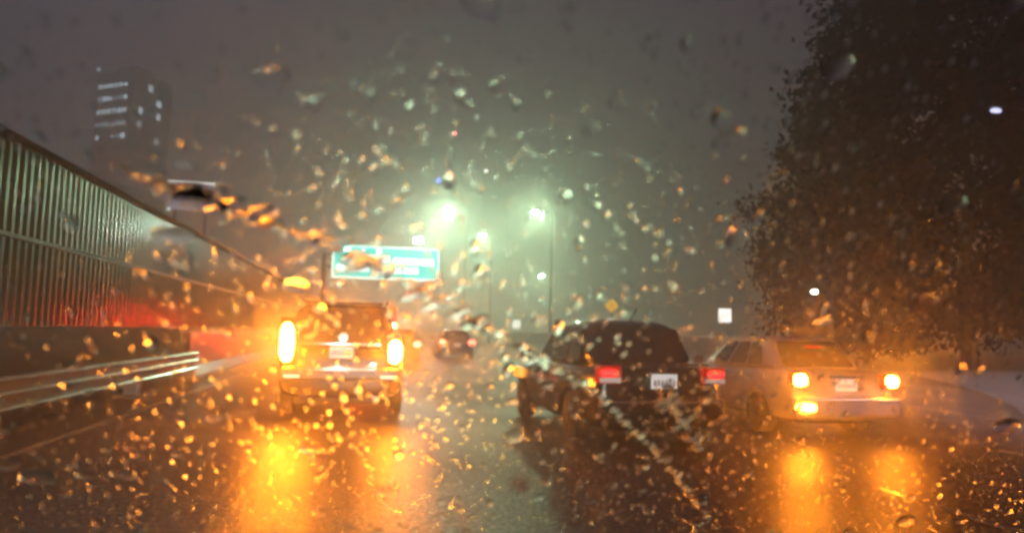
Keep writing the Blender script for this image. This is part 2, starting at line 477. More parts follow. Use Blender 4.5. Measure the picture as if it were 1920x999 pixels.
def make_car(name, S, paint):
    """S: dict of dimensions; rear bumper at y=0, car points along +y"""
    root = empty(name)
    W2, L = S['w'] / 2, S['l']
    bm = bmesh.new()
    car_body(bm, [(yy, W2 * k, zb, zt) for yy, k, zb, zt in S['body']])
    ob = link('body', bm, paint, root, smooth=True)
    md = ob.modifiers.new('sub', 'SUBSURF'); md.levels = 2; md.render_levels = 2
    cut = []
    for yy in S['axles']:
        bm = bmesh.new()
        cyl(bm, (-3, yy, S['r']), (3, yy, S['r']), S['r'] * 1.16, None, 32)
        # keep the middle of the car: cut only the outer 0.3 m on both sides
        c = link('cutter', bm, paint)
        cut.append(c)
        b = ob.modifiers.new('arch', 'BOOLEAN'); b.operation = 'DIFFERENCE'; b.object = c; b.solver = 'EXACT'
    dg = bpy.context.evaluated_depsgraph_get()
    me = bpy.data.meshes.new_from_object(ob.evaluated_get(dg))
    ob.modifiers.clear(); ob.data = me
    for p in me.polygons: p.use_smooth = True
    for c in cut: bpy.data.objects.remove(c)
    # dark underbody that closes the wheel wells
    bm = bmesh.new(); box(bm, (0, L / 2, 0.42), (S['w'] - 0.52, L - 0.5, 0.42), 0.05); link('underbody', bm, M['black'], root)
    # cabin
    cb0, cb1, cr0, cr1 = S['cabin']
    zb, zr = S['belt'], S['roof']
    wb, wr = W2 * 0.90, W2 * S.get('roofw', 0.72)
    c = [Vector(p) for p in ((-wb, cb0, zb - 0.04), (wb, cb0, zb - 0.04), (wb, cb1, zb - 0.04), (-wb, cb1, zb - 0.04),
                             (-wr, cr0, zr), (wr, cr0, zr), (wr, cr1, zr - 0.02), (-wr, cr1, zr - 0.02))]
    bm = bmesh.new()
    v = [bm.verts.new(p) for p in c]
    for q in ((0, 1, 5, 4), (1, 2, 6, 5), (2, 3, 7, 6), (3, 0, 4, 7), (4, 5, 6, 7), (3, 2, 1, 0)):
        bm.faces.new([v[i] for i in q])
    cab = link('cabin', bm, paint, root, smooth=True)
    bv = cab.modifiers.new('bevel', 'BEVEL'); bv.width = S.get('bev', 0.17); bv.segments = 6; bv.limit_method = 'ANGLE'
    back = [c[0], c[1], c[5], c[4]]
    bm = bmesh.new(); pane(bm, back, rounded(0.10, 0.90, 0.16, 0.86, 0.06, 0.1), 0.006); link('rear_window', bm, M['glass'], root)
    front = [c[2], c[3], c[7], c[6]]
    bm = bmesh.new(); pane(bm, front, rounded(0.09, 0.91, 0.14, 0.87, 0.05, 0.1), 0.006); link('windscreen', bm, M['glass'], root)
    left = [c[3], c[0], c[4], c[7]]
    right = [c[1], c[2], c[6], c[5]]
    for Q, fl in ((left, False), (right, True)):
        for u0, u1 in S['side']:
            a, b = (1 - u1, 1 - u0) if fl else (u0, u1)
            bm = bmesh.new(); pane(bm, Q, rounded(a, b, 0.16, 0.84, 0.03, 0.12), 0.006); link('side_window', bm, M['glass'], root)
    for sx in (-1, 1):
        for yy in S['axles']: make_wheel(root, sx * (W2 - 0.115), yy, S['r'])
        bm = bmesh.new(); box(bm, (sx * (W2 + 0.06), cb1 - 0.35, zb + 0.07), (0.2, 0.11, 0.15), 0.04); link('mirror', bm, paint, root)
        bm = bmesh.new(); box(bm, (sx * (W2 - 0.01), cb0 + (cb1 - cb0) * 0.42, zb - 0.16), (0.03, 0.2, 0.035), 0.01); link('door_handle', bm, M['chrome'], root)
    return root

def number_plate(root, x, y, z, wd=0.34, h=0.17, tilt=0.0):
    bm = bmesh.new(); box(bm, (x, y, z), (wd, 0.015, h), 0.006); pl = link('number_plate', bm, M['plate'], root)
    bm = bmesh.new()
    for k in range(6):
        xx = x - wd * 0.36 + k * wd * 0.145
        box(bm, (xx, y - 0.009, z - 0.012), (wd * 0.07, 0.003, h * 0.40))
    link('characters', bm, M['plate_mark'], pl)
    return pl

# --- large SUV ahead
S = dict(w=1.98, l=5.1, r=0.39, axles=(1.0, 4.1), belt=1.14, roof=1.84, roofw=0.72, cabin=(0.10, 3.55, 0.28, 2.75),
         side=((0.06, 0.33), (0.36, 0.62), (0.66, 0.93)),
         body=[(0.00, 0.90, 0.40, 1.04), (0.05, 0.97, 0.34, 1.12), (0.35, 1.0, 0.30, 1.15), (1.6, 1.0, 0.30, 1.15), (3.4, 1.0, 0.30, 1.15), (4.2, 0.98, 0.30, 1.08), (4.95, 0.92, 0.34, 0.98), (5.1, 0.84, 0.42, 0.86)])
suv = make_car('suv', S, M['suv'])
for sx, hi in ((-1, 1.60), (1, 1.42)):
    bm = bmesh.new(); lens(bm, sx * 0.72, sx * 0.955, 0.88, hi, 0.045, 0.16, 0.03); tl = link('tail_light', bm, M['red_dim'], suv)
    bm = bmesh.new(); bulb(bm, sx * 0.735, sx * 0.945, 0.90, 1.26 if sx > 0 else 1.50, -0.035, 0.045); link('turn_signal', bm, M['amber'], tl)
    bm = bmesh.new(); lens(bm, sx * 0.62, sx * 0.86, 0.665, 0.70, -0.125, 0.03, 0.01); link('reflector', bm, M['reflector'], suv)
    bm = bmesh.new(); tube(bm, [(sx * 0.70, 0.5, 1.86), (sx * 0.70, 0.6, 1.90), (sx * 0.70, 2.6, 1.88), (sx * 0.70, 2.7, 1.83)], 0.018); link('roof_rail', bm, M['black'], suv)
    bm = bmesh.new(); box(bm, (sx * 0.55, -0.04, 0.36), (0.12, 0.12, 0.08), 0.02); link('exhaust', bm, M['chrome'], suv)
bm = bmesh.new(); box(bm, (0, -0.02, 0.72), (1.86, 0.18, 0.22), 0.06, seg=3); link('bumper', bm, M['grey'], suv)
bm = bmesh.new(); box(bm, (0, -0.112, 0.80), (1.1, 0.02, 0.05), 0.008); link('bumper_step', bm, M['chrome'], suv)
bm = bmesh.new(); box(bm, (0, -0.015, 1.19), (1.24, 0.05, 0.045), 0.012); link('tailgate_trim', bm, M['chrome'], suv)
number_plate(suv, 0.0, -0.045, 1.06, 0.36, 0.18)
bm = bmesh.new(); cyl(bm, (0.02, -0.035, 1.30), (0.02, 0.13, 1.30), 0.075, 0.07, 20); link('emblem', bm, M['chrome'], suv)
bm = bmesh.new(); box(bm, (0, 0.20, 1.845), (1.25, 0.32, 0.04), 0.015); link('spoiler', bm, M['suv'], suv)
bm = bmesh.new(); tube(bm, [(0.0, 0.10, 1.24), (-0.22, 0.11, 1.36)], 0.012); link('rear_wiper', bm, M['black'], suv)
suv.location = (-0.48, 12.2, 0)
tag(suv, 'dark SUV ahead with both amber turn signals blazing and a pale plate', 'car')

# --- dark car, nearest, to the right
S = dict(w=1.88, l=4.95, r=0.33, axles=(1.0, 3.78), belt=1.02, roof=1.67, roofw=0.74, bev=0.30, cabin=(0.40, 3.55, 1.02, 2.45),
         side=((0.14, 0.38), (0.41, 0.64), (0.67, 0.88)),
         body=[(0.00, 0.80, 0.36, 0.93), (0.06, 0.90, 0.22, 1.03), (0.30, 0.97, 0.18, 1.06), (0.9, 1.0, 0.17, 1.05), (1.6, 1.0, 0.17, 1.04), (3.2, 1.0, 0.17, 1.03), (3.8, 0.98, 0.22, 0.95), (4.65, 0.90, 0.24, 0.79), (4.95, 0.74, 0.34, 0.64)])
dk = make_car('car', S, M['dark'])
for sx in (-1, 1):
    bm = bmesh.new(); lens(bm, sx * 0.56, sx * 0.88, 0.83, 1.06, 0.04, 0.18, 0.04); tl = link('tail_light', bm, M['red_dim'], dk)
    bm = bmesh.new(); bulb(bm, sx * 0.62, sx * 0.85, 0.93, 1.01, -0.05, 0.04); link('brake_lamp', bm, M['red'], tl)
    bm = bmesh.new(); lens(bm, sx * 0.58, sx * 0.86, 0.845, 0.91, -0.055, 0.04, 0.015); link('reversing_lens', bm, M['clear'], tl)
bm = bmesh.new(); box(bm, (0, -0.01, 0.52), (1.70, 0.20, 0.26), 0.07, seg=3); link('bumper', bm, M['dark'], dk)
bm = bmesh.new(); box(bm, (0, -0.112, 0.61), (1.58, 0.016, 0.028), 0.006); link('bumper_trim', bm, M['chrome'], dk)
number_plate(dk, 0.02, -0.035, 0.865, 0.36, 0.19)
bm = bmesh.new(); cyl(bm, (0.0, -0.05, 1.03), (0.0, 0.10, 1.03), 0.06, 0.06, 20); link('emblem', bm, M['chrome'], dk)
bm = bmesh.new(); lens(bm, -0.975, -0.90, 0.66, 0.84, 4.0, 0.60, 0.035); link('flank_glint', bm, M['glint'], dk)  # glowing lens stands in for an amber reflection on the flank
bm = bmesh.new(); box(bm, (0, 0.02, 1.085), (1.30, 0.10, 0.03), 0.01); link('boot_lip', bm, M['dark'], dk)
bm = bmesh.new(); tube(bm, [(0.12, 1.45, 1.64), (0.18, 1.30, 1.84)], 0.010); link('antenna', bm, M['black'], dk)
dk.location = (3.68, 9.2, 0)
dk.rotation_euler = (0, 0, R(2.5))
tag(dk, 'rounded black saloon seen from behind with red tail lights and roof antenna', 'car')

# --- silver saloon at the right
S = dict(w=1.80, l=4.6, r=0.32, axles=(0.98, 3.68), belt=0.98, roof=1.50, roofw=0.70, cabin=(0.55, 3.30, 1.10, 2.35),
         side=((0.16, 0.40), (0.43, 0.66), (0.69, 0.88)),
         body=[(0.00, 0.84, 0.34, 0.86), (0.05, 0.93, 0.27, 0.97), (0.35, 0.985, 0.23, 1.00), (1.4, 1.0, 0.21, 0.99), (3.0, 1.0, 0.21, 0.97), (3.6, 0.98, 0.21, 0.90), (4.4, 0.90, 0.23, 0.76), (4.6, 0.76, 0.32, 0.62)])
sv = make_car('car', S, M['silver'])
for sx in (-1, 1):
    bm = bmesh.new(); lens(bm, sx * 0.58, sx * 0.86, 0.76, 0.97, 0.04, 0.18, 0.04); tl = link('tail_light', bm, M['red_dim'], sv)
    bm = bmesh.new(); bulb(bm, sx * 0.64, sx * 0.84, 0.78, 0.95, -0.05, 0.04); link('turn_signal', bm, M['amber_side'], tl)
bm = bmesh.new(); box(bm, (0, -0.02, 0.47), (1.70, 0.20, 0.32), 0.08, seg=3); link('bumper', bm, M['silver'], sv)
bm = bmesh.new(); box(bm, (0, -0.125, 0.60), (1.60, 0.014, 0.03), 0.006); link('bumper_trim', bm, M['chrome'], sv)
bm = bmesh.new(); bulb(bm, -0.86, -0.54, 0.42, 0.54, -0.125, 0.03); link('bumper_glow', bm, M['amber_glow'], sv)  # amber glowing patch added low at the left of the bumper
number_plate(sv, 0.0, -0.035, 0.80, 0.34, 0.17)
bm = bmesh.new(); box(bm, (0, -0.02, 0.915), (0.52, 0.03, 0.035), 0.01); link('boot_trim', bm, M['chrome'], sv)
bm = bmesh.new(); box(bm, (0.0, 0.80, 1.34), (0.30, 0.04, 0.03), 0.01); link('high_brake_lamp', bm, M['red_dim'], sv)
sv.location = (6.84, 10.0, 0)
tag(sv, 'silver saloon at the right with amber hazard lights and pale bumper', 'car')

# --- traffic further ahead
S = dict(w=1.82, l=4.5, r=0.33, axles=(0.95, 3.6), belt=0.98, roof=1.48, roofw=0.70, cabin=(0.45, 3.3, 1.0, 2.3), side=((0.16, 0.40), (0.43, 0.66), (0.69, 0.88)),
         body=[(0.00, 0.84, 0.34, 0.86), (0.05, 0.93, 0.27, 0.96), (0.35, 0.985, 0.23, 1.00), (1.4, 1.0, 0.21, 0.99), (3.0, 1.0, 0.21, 0.97), (3.6, 0.98, 0.21, 0.90), (4.3, 0.90, 0.23, 0.76), (4.5, 0.76, 0.32, 0.62)])
fc = make_car('car', S, M['grey'])
for sx in (-1, 1):
    bm = bmesh.new(); lens(bm, sx * 0.60, sx * 0.86, 0.78, 0.96, 0.0, 0.12, 0.03); link('tail_light', bm, M['red_far'], fc)
number_plate(fc, 0, -0.03, 0.74)
bm = bmesh.new(); box(bm, (0, 0.0, 0.46), (1.66, 0.16, 0.26), 0.06); link('bumper', bm, M['grey'], fc)
fc2 = copy_tree(fc)
fc.location = (4.1, 37, 0)
tag(fc, 'distant grey car in the middle lane with small red tail lights, below the lamp post', 'car')
fc2.location = (1.0, 30.0, 0)
tag(fc2, 'distant grey car just right of the SUV, half lost in the amber glare', 'car')
# added boxy vehicle out of sight, there for the red streak on the wall
added_van = empty('added_van', (0.2, 44, 0))
bm = bmesh.new(); box(bm, (0, 3.0, 1.62), (2.2, 5.6, 2.35), 0.08); link('cargo_box', bm, M['post'], added_van)
bm = bmesh.new(); box(bm, (0, 6.6, 1.15), (2.0, 1.7, 1.5), 0.2, seg=3); link('cab', bm, M['grey'], added_van)
bm = bmesh.new(); box(bm, (0, 3.4, 0.45), (1.9, 6.6, 0.16), 0.02); link('chassis', bm, M['black'], added_van)
bm = bmesh.new(); box(bm, (0, 0.10, 0.42), (2.1, 0.16, 0.14), 0.03); link('bumper', bm, M['black'], added_van)
for sx in (-1, 1):
    bm = bmesh.new(); lens(bm, sx * 0.80, sx * 1.08, 1.50, 1.78, 0.18, 0.06, 0.02); link('added_red_lamp', bm, M['red_high'], added_van)
    bm = bmesh.new(); lens(bm, sx * 0.78, sx * 1.02, 0.62, 0.78, 0.17, 0.06, 0.02); link('tail_light', bm, M['red_far'], added_van)
    bm = bmesh.new(); box(bm, (sx * 0.54, 0.185, 1.62), (1.02, 0.02, 2.1), 0.008); link('rear_door', bm, M['post'], added_van)
    for yy in (1.4, 6.4): make_wheel(added_van, sx * 0.93, yy, 0.38)
tag(added_van, 'added pale box vehicle, unseen behind the SUV, whose red lamps redden the left wall', 'added_van')

# ---------------------------------------------------------------- street lamps
def street_lamp(head, base_x, label, lensmat, group=None, size=1.0, name='street_lamp'):
    hx, hy, hz = head
    root = empty(name, (base_x, hy, 0))
    dx = hx - base_x
    bm = bmesh.new(); cyl(bm, (0, 0, 0), (0, 0, hz - 0.25), 0.13 * size, 0.075 * size, 14)
    box(bm, (0, 0, 0.25), (0.36 * size, 0.36 * size, 0.5), 0.04); link('post', bm, M['steel'], root)
    bm = bmesh.new()
    tube(bm, [(0, 0, hz - 0.4), (dx * 0.15, 0, hz - 0.05), (dx * 0.5, 0, hz + 0.12), (dx * 0.95, 0, hz + 0.12)], 0.05 * size); link('arm', bm, M['steel'], root)
    bm = bmesh.new(); box(bm, (dx, 0, hz + 0.10), (0.85 * size, 0.40 * size, 0.16 * size), 0.05); hd = link('lamp_head', bm, M['steel'], root)
    bm = bmesh.new(); bmesh.ops.create_uvsphere(bm, u_segments=16, v_segments=10, radius=1)
    for v in bm.verts: v.co = Vector((dx + v.co.x * 0.34 * size, v.co.y * 0.17 * size, hz + v.co.z * 0.14 * size))
    link('lens', bm, lensmat, hd, smooth=True)
    return tag(root, label, 'street lamp', group)
street_lamp((10.2, 110, 19.4), 13.0, 'tallest and brightest green-white street lamp above the road sign', M['head_hi'], size=1.6)
street_lamp((14.1, 66, 12.4), 15.7, 'green-white street lamp shining alone right of the middle', M['head'])
street_lamp((13.4, 95, 13.8), 14.6, 'green-white street lamp on the thin post rising in the middle of the view', M['head'])
street_lamp((29.1, 130, 11.6), 31.0, 'small far street lamp low in the green haze', M['head'])
street_lamp((14.9, 15.6, 7.2), 16.2, 'dim bluish lamp high up at the right edge in front of the trees', M['head_cool'], size=0.45)
street_lamp((16.55, 26, 3.28), 17.3, 'small white lamp on a short post above the silver saloon', M['head_white'], size=0.35)

# ---------------------------------------------------------------- overhead sign on its gantry
gs = tag(empty('road_sign', (0, 58, 0)), 'wide green overhead road sign with white border and blurred white legend', 'sign')
x0, x1, z0, z1 = -3.3, 4.8, 5.2, 7.72
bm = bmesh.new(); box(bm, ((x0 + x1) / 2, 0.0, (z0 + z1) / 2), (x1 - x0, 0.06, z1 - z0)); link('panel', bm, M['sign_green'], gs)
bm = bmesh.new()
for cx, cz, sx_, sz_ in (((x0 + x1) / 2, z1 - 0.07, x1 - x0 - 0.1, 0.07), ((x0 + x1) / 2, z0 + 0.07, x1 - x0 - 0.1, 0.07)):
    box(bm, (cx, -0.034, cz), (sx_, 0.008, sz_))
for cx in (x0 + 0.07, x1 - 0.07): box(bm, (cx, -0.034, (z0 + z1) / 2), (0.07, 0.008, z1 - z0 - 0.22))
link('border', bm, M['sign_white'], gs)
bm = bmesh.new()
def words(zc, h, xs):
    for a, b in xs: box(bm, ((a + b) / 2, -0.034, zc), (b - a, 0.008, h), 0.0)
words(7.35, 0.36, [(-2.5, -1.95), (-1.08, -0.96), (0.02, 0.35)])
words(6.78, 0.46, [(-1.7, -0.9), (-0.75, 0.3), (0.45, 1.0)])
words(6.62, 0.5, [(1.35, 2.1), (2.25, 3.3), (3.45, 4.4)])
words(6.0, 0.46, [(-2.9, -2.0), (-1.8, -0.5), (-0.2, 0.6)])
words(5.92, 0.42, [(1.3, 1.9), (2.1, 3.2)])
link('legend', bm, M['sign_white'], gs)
for px in (-3.9,):
    bm = bmesh.new(); cyl(bm, (px, 0.5, 0), (px, 0.5, 8.3), 0.20, 0.17, 14); link('support_post', bm, M['steel'], gs)
bm = bmesh.new()
for zz in (6.1, 7.1):
    cyl(bm, (-3.9, 0.5, zz), (4.9, 0.5, zz), 0.07, None, 8)
for k in range(9):
    cyl(bm, (-3.9 + k * 0.974, 0.5, 6.1 if k % 2 else 7.1), (-3.9 + (k + 1) * 0.974, 0.5, 7.1 if k % 2 else 6.1), 0.035, None, 6)
for xx in (-2.4, 0.7, 3.9): box(bm, (xx, 0.24, 6.6), (0.1, 0.48, 1.5))
link('truss', bm, M['steel'], gs)
fl = tag(empty('floodlight', (3.16, 58.5, 8.35)), 'dazzling white floodlight standing on the truss above the green sign', 'floodlight')
bm = bmesh.new(); box(bm, (0, 0, 0.05), (0.65, 0.30, 0.40), 0.05); link('housing', bm, M['steel'], fl)
bm = bmesh.new(); box(bm, (0, -0.17, 0.05), (0.54, 0.04, 0.32), 0.015); link('lens', bm, M['flood'], fl)
bm = bmesh.new(); cyl(bm, (0, 0, -1.18), (0, 0, -0.14), 0.045, None, 10); link('bracket', bm, M['steel'], fl)

# ---------------------------------------------------------------- roadside signs
def small_sign(loc, zc, label, kind, s):
    root = empty('road_sign', loc)
    bm = bmesh.new(); box(bm, (0, 0.05, zc / 2 + 0.1), (0.07, 0.05, zc + 0.2)); link('post', bm, M['galv'], root)
    bm = bmesh.new()
    if kind == 'diamond':
        vs = box(bm, (0, 0, 0), (s, 0.02, s), 0.0)
        bmesh.ops.bevel(bm, geom=[e for e in bm.edges if abs(e.verts[0].co.y - e.verts[1].co.y) > 0.015], offset=0.05, segments=3, affect='EDGES')
        for v in bm.verts: v.co = Matrix.Translation((0, 0, zc)) @ Matrix.Rotation(R(45), 4, 'Y') @ v.co
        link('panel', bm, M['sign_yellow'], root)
        bm = bmesh.new()
        d = s * 0.5
        tube(bm, [(-0.06 * s, -0.016, zc - 0.30 * d), (0.05 * s, -0.016, zc + 0.02 * d), (0.02 * s, -0.016, zc + 0.36 * d)], 0.05 * s, 6)
        for v in bm.verts: v.co.y = -0.016 + (v.co.y + 0.016) * 0.1
        link('symbol', bm, M['sign_ochre'], root)
        bm = bmesh.new(); box(bm, (-0.1, -0.005, zc - 0.86), (0.42, 0.02, 0.14), 0.02); link('plaque', bm, M['sign_pale'], root)
    else:
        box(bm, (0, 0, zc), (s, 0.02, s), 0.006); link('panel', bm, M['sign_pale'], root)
        bm = bmesh.new()
        for k in range(2): box(bm, (0, -0.012, zc + (0.12 - 0.2 * k) * s), (s * (0.6 - 0.1 * k), 0.003, 0.05 * s))
        link('legend', bm, M['post'], root)
    return tag(root, label, 'sign')
small_sign((14.0, 43, 0), 3.17, 'yellow diamond warning sign showing just over the roof of the black saloon', 'diamond', 0.62)
small_sign((14.35, 29, 0), 2.36, 'white square sign between the black saloon and the silver saloon', 'square', 0.56)
small_sign((14.3, 75, 0), 2.22, 'small white sign far off left of the black saloon', 'square', 0.78)

# ---------------------------------------------------------------- billboard, tower, masts
bb = tag(empty('billboard', (-16.5, 70, 0)), 'pale bluish lit billboard beyond the noise wall with two white lamps under it', 'billboard')
bm = bmesh.new(); box(bm, (0, 0, 12.7), (3.9, 0.25, 2.4), 0.03); link('panel', bm, M['billboard'], bb)
bm = bmesh.new(); box(bm, (0, -0.02, 13.96), (4.0, 0.35, 0.10)); link('top_rail', bm, M['sign_pale'], bb)
for sx in (-1, 1):
    bm = bmesh.new(); cyl(bm, (sx * 1.3, 0.2, 0), (sx * 1.3, 0.2, 13.4), 0.16, 0.14, 12); link('support_post', bm, M['steel'], bb)
    bm = bmesh.new(); tube(bm, [(sx * 1.55, 0, 11.45), (sx * 1.55, -0.9, 11.35)], 0.03); ar = link('lamp_arm', bm, M['steel'], bb)
    bm = bmesh.new(); bmesh.ops.create_uvsphere(bm, u_segments=12, v_segments=8, radius=0.13)
    for v in bm.verts: v.co = v.co + Vector((sx * 1.55, -0.95, 11.38))
    link('lamp', bm, M['window_lit'], ar)
M['window_lit'].node_tree.nodes['Principled BSDF'].inputs['Emission Strength'].default_value = 1.5

tw = tag(empty('office_tower', (-47.2, 152, 0), R(-32)), 'tall office tower fading into the haze at the left with rows of lit windows', 'building')
bm = bmesh.new(); box(bm, (0, 0, 24), (13, 11, 48), 0.1)
box(bm, (-1.5, 1.0, 49.2), (6, 5, 2.4), 0.05); link('walls', bm, M['facade'], tw)
bm = bmesh.new()
for fl_ in range(13):
    zz = 3.2 + fl_ * 2.55
    box(bm, (0, -5.52, zz), (11.6, 0.05, 1.3)); box(bm, (6.52, 0, zz), (0.05, 9.6, 1.3))
link('window_band', bm, M['window_dark'], tw)
for row in range(5):
    zz = 45.6 - row * 2.45
    for k in range(6):
        if row == 4 and rng.random() < 0.6: continue
        bm = bmesh.new(); box(bm, (-5.0 + k * 1.72, -5.53, zz), (rng.uniform(0.9, 1.5), 0.06, rng.uniform(0.6, 0.95)))
        link('window', bm, M['window_lit'] if (row in (0, 2) or rng.random() < 0.35) else M['window_low'], tw)
    for k in range(3):
        if rng.random() < 0.45: continue
        bm = bmesh.new(); box(bm, (6.53, -3.6 + k * 2.6, zz), (0.06, 1.2, 1.2)); link('window', bm, M['window_lit'] if rng.random() < 0.5 else M['window_low'], tw)
bm = bmesh.new(); bmesh.ops.create_uvsphere(bm, u_segments=10, v_segments=6, radius=0.35)
for v in bm.verts: v.co += Vector((-6.3, -5.4, 49.2))
link('roof_lamp', bm, M['window_lit'], tw)
bm = bmesh.new(); box(bm, (-6.3, -5.4, 48.4), (0.12, 0.12, 1.4)); link('lamp_stand', bm, M['steel'], tw)

tw.scale = (0.76, 0.8, 1.0)

def mast(loc, h, label, lampmat, rad):
    root = empty('radio_mast', loc)
    bm = bmesh.new()
    wd = 0.9
    for a in range(3):
        ca, sa = math.cos(a * 2.094), math.sin(a * 2.094)
        cyl(bm, (wd * ca, wd * sa, 0), (0.25 * ca, 0.25 * sa, h), 0.06, 0.04, 6)
    n = int(h / 2)
    for k in range(n):
        for a in range(3):
            k0, k1 = k / n, (k + 1) / n
            w0, w1 = wd + (0.25 - wd) * k0, wd + (0.25 - wd) * k1
            a0, a1 = a * 2.094, (a + 1) * 2.094
            cyl(bm, (w0 * math.cos(a0), w0 * math.sin(a0), h * k0), (w1 * math.cos(a1), w1 * math.sin(a1), h * k1), 0.03, None, 5)
    link('lattice', bm, M['steel'], root)
    bm = bmesh.new(); bmesh.ops.create_uvsphere(bm, u_segments=12, v_segments=8, radius=rad)
    for v in bm.verts: v.co += Vector((0, 0, h + rad * 0.8))
    link('beacon', bm, lampmat, root)
    return tag(root, label, 'mast')
mast((18.6, 190, 0), 52.0, 'tall thin mast topped by a small red beacon', M['beacon'], 0.35)
mast((13.4, 170, 0), 35.3, 'thin mast with a blue light above the brightest street lamp', M['blue'], 0.5)
mast((21.4, 150, 0), 34.0, 'thin mast with a small white light in the dark sky', M['window_lit'], 0.28)
M2 = lamp_mat('mast_white', (1, 0.95, 0.85), 14.0)
bpy.data.objects['beacon.002'].data.materials[0] = M2

# ---------------------------------------------------------------- trees
def tree(name, loc, h, crown_r, crown_z0, n_clump, seed, label, leafm, group=None):
    rg = random.Random(seed)
    root = empty(name, loc)
    bm = bmesh.new()
    pts = [Vector((0, 0, 0))]
    for k in range(1, 7):
        pts.append(Vector((rg.uniform(-.25, .25) * k * 0.3, rg.uniform(-.25, .25) * k * 0.3, h * 0.8 * k / 6)))
    for i in range(6): cyl(bm, pts[i], pts[i + 1], 0.32 * (1 - i / 7.0), 0.32 * (1 - (i + 1) / 7.0), 10)
    cl = []
    for k in range(26):
        i = rg.randint(2, 5)
        b0 = pts[i].lerp(pts[i + 1], rg.random())
        a = rg.uniform(0, 6.283)
        ln = crown_r * rg.uniform(0.5, 1.05)
        b1 = b0 + Vector((math.cos(a) * ln, math.sin(a) * ln, ln * rg.uniform(0.1, 0.8)))
        mid = b0.lerp(b1, 0.5) + Vector((0, 0, 0.3))
        cyl(bm, b0, mid, 0.09, 0.06, 6); cyl(bm, mid, b1, 0.06, 0.02, 6)
        cl += [b1, mid]
    link('trunk', bm, M['bark'], root)
    for k in range(n_clump):
        a, zz = rg.uniform(0, 6.283), rg.random()
        rr = crown_r * math.sqrt(rg.random()) * math.sin(math.pi * (0.18 + 0.74 * zz)) ** 0.7
        cl.append(Vector((math.cos(a) * rr, math.sin(a) * rr, crown_z0 + (h - crown_z0) * zz)))
    V, Fc = [], []
    for c in cl:
        cr = rg.uniform(0.6, 1.35)
        for _ in range(rg.randint(150, 210)):
            d = Vector((rg.gauss(0, 1), rg.gauss(0, 1), rg.gauss(0, 0.7))) * cr * 0.55
            p = c + d
            s = rg.uniform(0.12, 0.22)
            t = Vector((rg.gauss(0, 1), rg.gauss(0, 1), rg.gauss(0, 1))).normalized()
            b = t.cross(Vector((rg.gauss(0, 1), rg.gauss(0, 1), rg.gauss(0, 1)))).normalized()
            i0 = len(V)
            V += [p - t * s, p + b * s * 0.5, p + t * s, p - b * s * 0.5]
            Fc.append((i0, i0 + 1, i0 + 2, i0 + 3))
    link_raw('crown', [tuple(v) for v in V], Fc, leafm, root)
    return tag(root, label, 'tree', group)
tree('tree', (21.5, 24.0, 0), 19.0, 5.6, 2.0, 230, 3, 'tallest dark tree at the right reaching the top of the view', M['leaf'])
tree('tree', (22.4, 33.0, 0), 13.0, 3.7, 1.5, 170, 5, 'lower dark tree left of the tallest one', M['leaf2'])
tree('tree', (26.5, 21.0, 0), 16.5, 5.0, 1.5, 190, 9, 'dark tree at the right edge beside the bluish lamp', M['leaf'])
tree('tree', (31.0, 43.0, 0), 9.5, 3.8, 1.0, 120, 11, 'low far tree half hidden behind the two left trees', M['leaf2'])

# ---------------------------------------------------------------- rain splashing up from the road
SV, SF = [], []
ico = bmesh.new(); bmesh.ops.create_icosphere(ico, subdivisions=1, radius=1.0)
iv = [v.co.copy() for v in ico.verts]; ifc = [[v.index for v in q.verts] for q in ico.faces]
for v in ico.verts: v.index = v.index
ico.free()
for k in range(420):
    yy = 3.2 + 15.0 * rng.random() ** 1.4
    xx = rng.uniform(-4.2, 11.5)
    for j in range(rng.randint(3, 8)):
        a = rng.uniform(0, 6.283); d = rng.uniform(0.0, 0.11)
        c = Vector((xx + math.cos(a) * d, yy + math.sin(a) * d, rng.uniform(0.004, 0.07)))
        s_ = rng.uniform(0.003, 0.009)
        i0 = len(SV)
        SV += [tuple(c + Vector((q.x * s_, q.y * s_, q.z * s_ * 1.25))) for q in iv]
        SF += [tuple(i0 + q for q in fc_) for fc_ in ifc]
SPLASH = (SV, SF)

# ---------------------------------------------------------------- windscreen of the camera car with its raindrops
def pane_y(x, z): return 0.50 - 0.80 * (z - 1.45) - 0.10 * x * x
def pane_p(x, z): return Vector((x, pane_y(x, z), z))
def pane_n(x, z): return Vector((0.20 * x, 1.0, 0.80)).normalized()
gm = bpy.data.materials.new('windscreen_glass'); gm.use_nodes = True
nt = gm.node_tree; nt.nodes.remove(nt.nodes['Principled BSDF'])
tr = nt.nodes.new('ShaderNodeBsdfTransparent'); tr.inputs['Color'].default_value = (0.97, 0.985, 0.975, 1)
gl = nt.nodes.new('ShaderNodeBsdfGlossy'); gl.inputs['Roughness'].default_value = 0.03
mx = nt.nodes.new('ShaderNodeMixShader'); mx.inputs[0].default_value = 0.02
nt.links.new(tr.outputs[0], mx.inputs[1]); nt.links.new(gl.outputs[0], mx.inputs[2])
nt.links.new(mx.outputs[0], nt.nodes['Material Output'].inputs['Surface'])
va = nt.nodes.new('ShaderNodeAddShader')      # film of spray and dirt in the wet pane: a little light is scattered forward
for k, (den, ani) in enumerate(((14.0, 0.965), (4.5, 0.86))):
    vsc = nt.nodes.new('ShaderNodeVolumeScatter')
    vsc.inputs['Density'].default_value = den
    vsc.inputs['Anisotropy'].default_value = ani
    nt.links.new(vsc.outputs[0], va.inputs[k])
nt.links.new(va.outputs[0], nt.nodes['Material Output'].inputs['Volume'])
bm = bmesh.new()
nx, nz = 24, 16
sides = []
